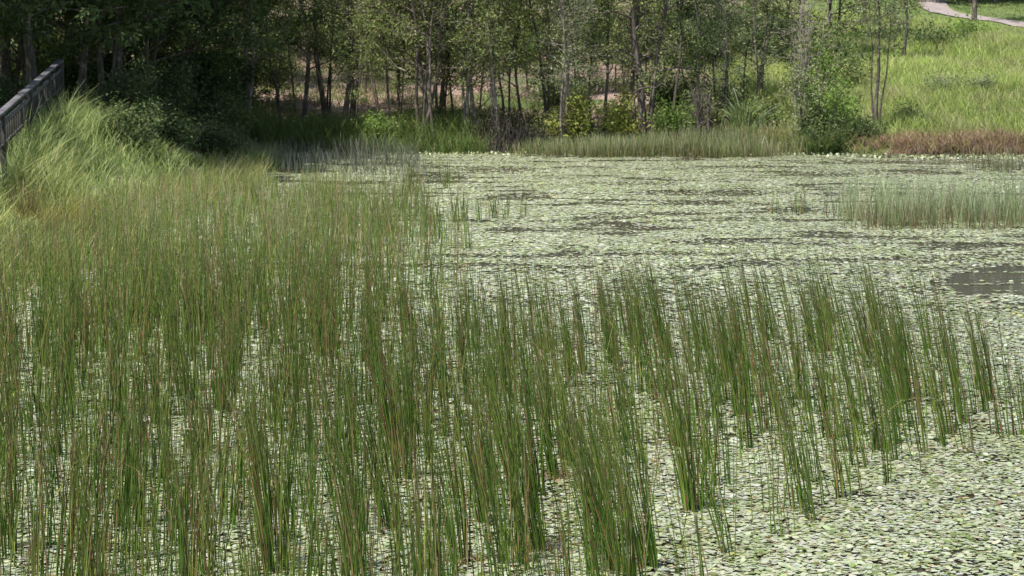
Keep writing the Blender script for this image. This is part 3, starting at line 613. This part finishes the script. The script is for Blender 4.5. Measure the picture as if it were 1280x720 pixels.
SH = [  # px, Y, w, h, leaf, nl, lsz, label
 (722, 61.9, 2.0, 1.7, 'yellow', 3200, .12, 'bright yellow green shrub between the grey stems and the slender trunk'),
 (775, 62.1, 1.7, 1.6, 'yellow', 2600, .12, 'yellow leaved shrub left of the large forked tree'),
 (840, 61.9, 1.7, 1.3, 'bright', 2200, .11, 'low fresh green shrub right of the large forked tree'),
 (475, 61.6, 1.4, 1.15, 'bright', 1800, .11, 'small bright green bush at the foot of the slender dark tree'),
 (560, 63.4, 1.2, .7, 'bright', 1000, .1, 'low green bush among the multi stemmed trees'),
 (520, 62.6, 1.3, .8, 'olive', 1300, .10, 'low olive bush before the brown multi stemmed tree'),
 (610, 62.8, 1.5, 1.0, 'olive', 1500, .10, 'olive bush behind the pale trunked tree'),
 (400, 62.4, 1.5, .8, 'olive', 1400, .10, 'low olive bush below the straight dark trunk'),
 (690, 62.2, 1.3, 1.0, 'olive', 1300, .10, 'olive bush just right of the dark root thicket'),
 (885, 62.6, 1.6, 1.5, 'olive', 2200, .11, 'rounded olive bush beside the brown stump'),
 (1040, 62.4, 1.8, 3.0, 'bright', 3600, .12, 'fuller rounded green bush left of the forked sapling'),
 (700, 68, 2.2, 1.9, 'dark', 3000, .13, 'dark green shrub behind the grey multi stemmed tree'),
 (838, 68, 3.0, 2.2, 'dark', 4200, .13, 'wide dark shrub behind the large forked tree'),
 (900, 66.5, 2.0, 1.6, 'dark', 2400, .12, 'dark shrub behind the brown stump'),
 (955, 63.5, 1.8, 1.9, 'olive', 2800, .12, 'olive shrub beside the strap leaved bush'),
 (1010, 61.4, 1.4, 2.9, 'grey', 2300, .10, 'tall grey green shrub at the water right of the strap leaved bush'),
 (1038, 61.2, 1.5, 2.6, 'bright', 2600, .11, 'fresh green shrub over the dark bank left of the sapling'),
 (1036, 60.3, 1.8, 1.4, 'dark', 2600, .10, 'dark overhanging bush at the waterline under the fresh green shrub'),
 (1085, 60.6, 1.7, .9, 'dark', 1900, .10, 'low dark bush at the waterline below the forked sapling'),
 (1130, 64, 1.2, .8, 'olive', 900, .09, 'small brownish bush on the slope right of the sapling'),
 (1010, 68, 2.4, 2.4, 'olive', 3000, .13, 'olive shrub up the bank behind the grey green one'),
 (1060, 72, 2.2, 1.6, 'olive', 2200, .12, 'shrub on the slope behind the sapling'),
 (1165, 84, 3.6, 1.0, 'dark', 2600, .13, 'dark green mound of foliage high on the slope'),
 (1200, 86, 3.0, .9, 'bright', 2000, .13, 'green mound beside the dark one high on the slope'),
 (1225, 70, 1.8, .9, 'grey', 1100, .09, 'low brownish tuft halfway up the slope'),
 (1180, 70, 1.8, 1.0, 'grey', 1100, .09, 'low twiggy tuft on the slope left of another'),
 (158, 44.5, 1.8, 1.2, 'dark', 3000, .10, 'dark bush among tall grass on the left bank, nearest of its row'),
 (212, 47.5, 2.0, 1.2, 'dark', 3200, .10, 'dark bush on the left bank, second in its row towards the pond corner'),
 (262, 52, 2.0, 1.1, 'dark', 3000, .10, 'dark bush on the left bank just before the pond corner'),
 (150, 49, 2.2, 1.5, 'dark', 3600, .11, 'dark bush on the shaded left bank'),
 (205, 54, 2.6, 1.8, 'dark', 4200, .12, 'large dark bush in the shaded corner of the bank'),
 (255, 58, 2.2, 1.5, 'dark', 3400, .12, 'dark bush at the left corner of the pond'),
 (292, 60, 1.5, 1.0, 'olive', 1800, .11, 'small bush at the corner where the far bank begins'),
 (80, 55, 2.4, 1.6, 'dark', 3000, .13, 'dark shrub behind the end of the timber fence'),
 (70, 60, 2.0, 3.0, 'bright', 2600, .13, 'bright green shrub deep in the left wood'),
 (250, 68, 2.2, 3.8, 'bright', 2600, .13, 'brighter green shrub deep in the wood left of the twin trunk'),
]
for i, (px, Y, w, h, lf, nl, lsz, label) in enumerate(SH):
    X, Y = G(px, Y); plant_tree('shrub', label, bush(w, h, 500 + i, lf, nl, lsz), X, Y, cat='shrub', group='shrubs along the banks')
up = [bush(3.0, 2.6, 701, 'dark', 4200, .15, 12), bush(2.6, 2.2, 702, 'olive', 3800, .15, 12), bush(2.6, 3.2, 703, 'bright', 3600, .14, 12)]
for k in range(54):
    px = -60 + k * 21 + R.normal(0, 12); Y = 72 + R.random() * 12 if px > 330 else 60 + R.random() * 16
    if 345 < px < 1000 and Y < 78: Y += 7
    i = int(R.choice(3, p=[.4, .4, .2])); X, Y = G(px, Y)
    plant_tree('shrub', ['dark understorey shrub in the wood', 'olive understorey shrub in the wood', 'fresh green understorey shrub in the wood'][i], up[i], X, Y, R.random() * 6.3, .7 + .4 * R.random(), 'shrub', 'understorey shrubs in the wood')
# dark root thicket
def thicket():
    X, Y = G(646, 60.9); t = empty('root_thicket', (X, Y, float(gz(X, Y))), 'dark tangle of bare stems and roots at the water edge below the slim trees', 'thicket')
    acc = Acc()
    for k in range(150):
        b = np.array([R.normal(0, .85), R.normal(.2, .35), -.25]); tp = b + np.array([R.normal(0, .25), R.normal(0, .2), .9 + .9 * R.random()]); s = np.linspace(0, 1, 6)[:, None]
        p = b * (1 - s) + tp * s + R.normal(0, .04, (6, 3)) * s; V, Fc = tube(p, .028 * (1 - .75 * s[:, 0]) * (.4 + .8 * R.random()), 5); acc.add(V, Fc, (0, 0, 0))
    link('stems', raw_mesh('thicket_stems', np.concatenate(acc.V), np.concatenate(acc.F), 4, None, M['wooddark'], True), t)
    n = 1800; cen = np.stack([R.normal(0, .95, n), R.normal(.5, .4, n), R.random(n) ** 1.3 * 1.6], -1)
    V, Fc, cc = leaves(cen, .12, .05, pick([(.05, .045, .025), (.06, .07, .03), (.1, .07, .05)], n), .3); link('dead_leaves', raw_mesh('dead_leaves', V, Fc, 4, cc, M['leaf']), t)
thicket()
for px, Y in [(-60, 33), (-40, 36), (-25, 39), (-5, 42), (10, 45), (25, 48), (45, 52), (-90, 40), (-60, 46)]:  # dark foliage added so the ground behind the fence reads as shaded
    X, Y = G(px, Y); plant_tree('shrub', 'dark shrub added to deepen the shade behind the timber fence', up[0], X - .9, Y, R.random() * 6.3, .42 + .15 * R.random(), 'shrub', 'dark shrubs behind the timber fence')
for X, Y in [(-13.0, 46), (-11.9, 50), (-13, 54), (-11, 55.5)]:  # wide crowns added above the view to shade the left bank
    plant_tree('tree', 'tall broad tree added to shade the fence and left bank', shade, X, Y, R.random() * 6.3, 1, group='tall broad trees added to shade the left bank')
# bare twiggy plants
def bare(px, Y, H, st, r0, seed, label, bark='palebark', bar=1.6, name='dead_tree', cat='dead tree'):
    X, Y = G(px, Y); tm, _ = grow(H, st, r0, seed, dead=1, bar=bar, low=.3, spread=.7); tm.materials.append(M[bark])
    t = empty(name, (X, Y, float(gz(X, Y)) - .02), label, cat); link('trunk', tm, t)
bare(997, 62, 4.2, Sm(3, .12, 81, .1), .05, 810, 'bare grey twiggy sapling at the water left of the fresh green shrub', bar=.8)
bare(1000, 67, 5, Sm(2, .1, 82, .15), .06, 811, 'bleached bare branching tree above the grey green shrub', bar=.8)
bare(878, 60.9, 1.9, Sm(4, .07, 83, .12), .15, 812, 'short reddish brown broken stump by the far reeds', 'bark', 1.2, 'stump', 'stump')
bare(745, 72, 5.5, Sm(2, .1, 84, .1), .05, 813, 'bare pale tree in the wood behind the slender trunk')
bare(470, 70, 5.5, Sm(2, .1, 85, .12), .05, 814, 'bare pinkish grey tree above the leaf litter')
def curved_branch():
    pts = [(464, 50), (476, 62), (487, 74), (495, 84), (507, 89)]; base = []
    for i, (px, py) in enumerate(pts):
        d = ray(px, py); t = (62.2 + .1 * i) / d[1]; base.append(np.array([d[0] * t, d[1] * t, CAMH + d[2] * t]))
    p = np.array(base); q = np.stack([np.interp(np.linspace(0, 4, 14), range(5), p[:, k]) for k in range(3)], -1); o = q[-1].copy()
    V, Fc = tube(q - o, np.linspace(.018, .04, 14), 6, .2); ob = link('bare_branch', raw_mesh('bare_branch', V, Fc, 4, None, M['straw'], True), label='curved pale dead branch hanging among the trees left of the multi stemmed ones', category='branch'); ob.location = o
curved_branch()
# strap leaved bush, golden tufts
def tuft(name, px, Y, n, h, rad, pb, pt, label, cat='plant', wd=.02, cv=.9, leansd=.35, z=0):
    X0, Y0 = G(px, Y); a = R.random(n) * 6.28; r = rad * np.sqrt(R.random(n)); b = np.stack([r * np.cos(a), r * np.sin(a), np.full(n, -.05) + z * R.random(n)], -1)
    lean = np.stack([np.cos(a), np.sin(a)], -1) * (leansd * R.random((n, 1)) + r[:, None] / max(rad, .01) * .15)
    V, Fc, col = blades(b, h * (.5 + .5 * R.random(n)), lean, R.random(n) * cv, wd * (.6 + .8 * R.random(n)), pick(pb, n), pick(pt, n), 5, False, .1)
    t = empty(name, (X0, Y0, max(float(gz(X0, Y0)), 0)), label, cat); link('leaves', raw_mesh(name, V, Fc, 4, col, M['grass']), t)
tuft('strap_leaf_plant', 930, 62.4, 100, .85, .45, [(.12, .17, .06)], [(.5, .55, .42), (.25, .34, .16), (.2, .28, .1)], 'strap leaved bush with pale arching leaves at right of the brown stump', wd=.05, cv=1.2, leansd=.7, z=.9)
tuft('sedge_tuft', 58, 32.6, 300, .85, .3, [(.2, .17, .03), (.14, .14, .04)], [(.4, .34, .07), (.3, .33, .08), (.2, .14, .06)], 'golden green sedge tuft at the foot of the left bank', wd=.013, cv=.7, leansd=.5)
tuft('sedge_tuft', 92, 34, 260, .85, .3, [(.18, .17, .04)], [(.34, .34, .08), (.22, .28, .07)], 'greener sedge tuft just behind the golden one', wd=.013, cv=.6, leansd=.45)
tuft('sedge_tuft', 32, 32.8, 160, .85, .16, [(.1, .08, .04)], [(.2, .15, .08), (.25, .24, .08)], 'dark brown sedge tuft left of the golden one', wd=.011, cv=.4, leansd=.3)
tuft('grass_tussock', 275, 56.5, 280, .8, .5, [(.12, .14, .05)], [(.34, .34, .2), (.2, .24, .1)], 'pale tussock under the dark bushes at the pond corner', wd=.02, cv=1.2, leansd=.6)
tuft('grass_tussock', 205, 49.5, 280, .85, .45, [(.1, .13, .05)], [(.3, .35, .2), (.17, .22, .1)], 'arching tussock in half shade above the left reeds', wd=.016, cv=1.3, leansd=.6)
tuft('grass_tussock', 1024, 60.2, 300, 1.1, .5, [(.06, .1, .03)], [(.12, .2, .05), (.2, .2, .08)], 'dark green tussock at the waterline under the bare sapling', wd=.03, cv=.8, leansd=.4)
# dead leaning stalks by the left corner
for px0, Y0, dx, dz, lab in [(196, 48, .45, .75, 'bleached stalk leaning right by the shaded left bank'), (232, 50.5, .5, .8, 'second bleached leaning stalk farther along the left bank'), (163, 46, .03, .8, 'thin upright bare stick on the left bank')]:
    X, Y = G(px0, Y0); z = max(float(gz(X, Y)), 0); s = np.linspace(0, 1, 6)[:, None]; p = np.array([dx, .1, dz]) * s + np.array([0, 0, .05]) * s * (1 - s)
    V, Fc = tube(p - [0, 0, .05], .013 * (1 - .5 * s[:, 0]), 5); ob = link('bare_stalk', raw_mesh('bare_stalk', V, Fc, 4, None, M['straw'], True), label=lab, category='stalk'); ob.location = (X, Y, z)

# ------------------------------------------------------------------ timber fence
def boxmesh(name, pts, mat):                 # pts: 8 corners
    V = np.array(pts, float); Fc = [[0, 3, 2, 1], [4, 5, 6, 7], [0, 1, 5, 4], [1, 2, 6, 5], [2, 3, 7, 6], [3, 0, 4, 7]]
    me = raw_mesh(name, V, Fc, 4, None, mat); return me
def beam(name, a, b, w, h, mat, parent):      # horizontal-ish beam from a to b
    a = np.array(a, float); b = np.array(b, float); d = b - a; s = np.array([-d[1], d[0], 0]); s /= np.linalg.norm(s); u = np.array([0, 0, 1.])
    P = [a - s * w / 2, a + s * w / 2, b + s * w / 2, b - s * w / 2]
    o = link(name, boxmesh(name, [p for p in P] + [p + u * h for p in P], mat), parent)
    bv = o.modifiers.new('bevel', 'BEVEL'); bv.width = .008; bv.segments = 2; return o
def fence():
    def at(px, Y, py): d = ray(px, py); t = Y / d[1]; return np.array([d[0] * t, Y, CAMH + d[2] * t])
    A = at(-75, 30.5, 200); B = at(0, 36, 140); Cc = at(76, 47, 74)
    root = empty('timber_fence', tuple(A), 'weathered grey timber fence with sloping top rail above the grass at far left', 'fence')
    L = [A - A, B - A, Cc - A]
    def pt(t): return L[0] * (1 - t) + L[1] * t if t <= 1 else L[1] * (2 - t) + L[2] * (t - 1)
    up = np.array([0, 0, 1.])
    for i in range(2):
        beam('top_rail', L[i] - up * .05, L[i + 1] - up * .05, .14, .05, M['wood'], root)
        beam('lower_rail', L[i] - up * .27, L[i + 1] - up * .27, .045, .07, M['wood'], root)
        beam('bottom_rail', L[i] - up * .66, L[i + 1] - up * .66, .05, .06, M['wooddark'], root)
    def post(name, t, w, top, bot, mat):
        p = pt(t); h = w / 2; q = [(-h, -h), (h, -h), (h, h), (-h, h)]
        o = link(name, boxmesh(name, [p + np.array([x, y, -bot]) for x, y in q] + [p + np.array([x, y, -top]) for x, y in q], mat), root)
        bv = o.modifiers.new('bevel', 'BEVEL'); bv.width = .006; bv.segments = 2
    for t in (0, .5, 1.02, 1.42, 1.74, 2.0): post('post', t, .11, .052, 1.5, M['wooddark'])
    for k in range(64):
        t = (k + .5) / 32.0
        if min(abs(t - q) for q in (0, .5, 1.02, 1.42, 1.74, 2.0)) > .025: post('baluster', t, .035, .25, .64, M['wooddark'])
fence()

# ------------------------------------------------------------------ light, camera
SUN_TO = Vector((-.32, -.26, .90)).normalized()
w = bpy.data.worlds.new('World'); bpy.context.scene.world = w; w.use_nodes = True
nt = w.node_tree; bg = nt.nodes['Background']; sky = nt.nodes.new('ShaderNodeTexSky'); sky.sky_type = 'NISHITA'; sky.sun_disc = False
el = math.asin(SUN_TO.z); az = math.atan2(SUN_TO.x, SUN_TO.y); sky.sun_elevation = el; sky.sun_rotation = az
nt.links.new(sky.outputs['Color'], bg.inputs['Color']); bg.inputs['Strength'].default_value = .08
ld = bpy.data.lights.new('sun', 'SUN'); ld.energy = 5.0; ld.angle = math.radians(.53); ld.color = (1, .965, .91)
lo = bpy.data.objects.new('sun', ld); C.objects.link(lo); lo.rotation_euler = SUN_TO.to_track_quat('Z', 'Y').to_euler(); lo.location = (0, 0, 30)
cd = bpy.data.cameras.new('camera'); cam = bpy.data.objects.new('camera', cd); C.objects.link(cam)
cam.location = (0, 0, CAMH); cam.rotation_euler = (PI / 2 - TH, 0, 0); cd.sensor_width = 36; cd.lens = 36 * F / 1280; cd.clip_end = 6000; cd.clip_start = .1
cd.dof.use_dof = True; cd.dof.focus_distance = 14.5; cd.dof.aperture_fstop = 9
sc = bpy.context.scene; sc.camera = cam
sc.view_settings.view_transform = 'Standard'; sc.view_settings.look = 'None'; sc.view_settings.gamma = 1; sc.view_settings.exposure = .72
sc.render.engine = 'CYCLES'
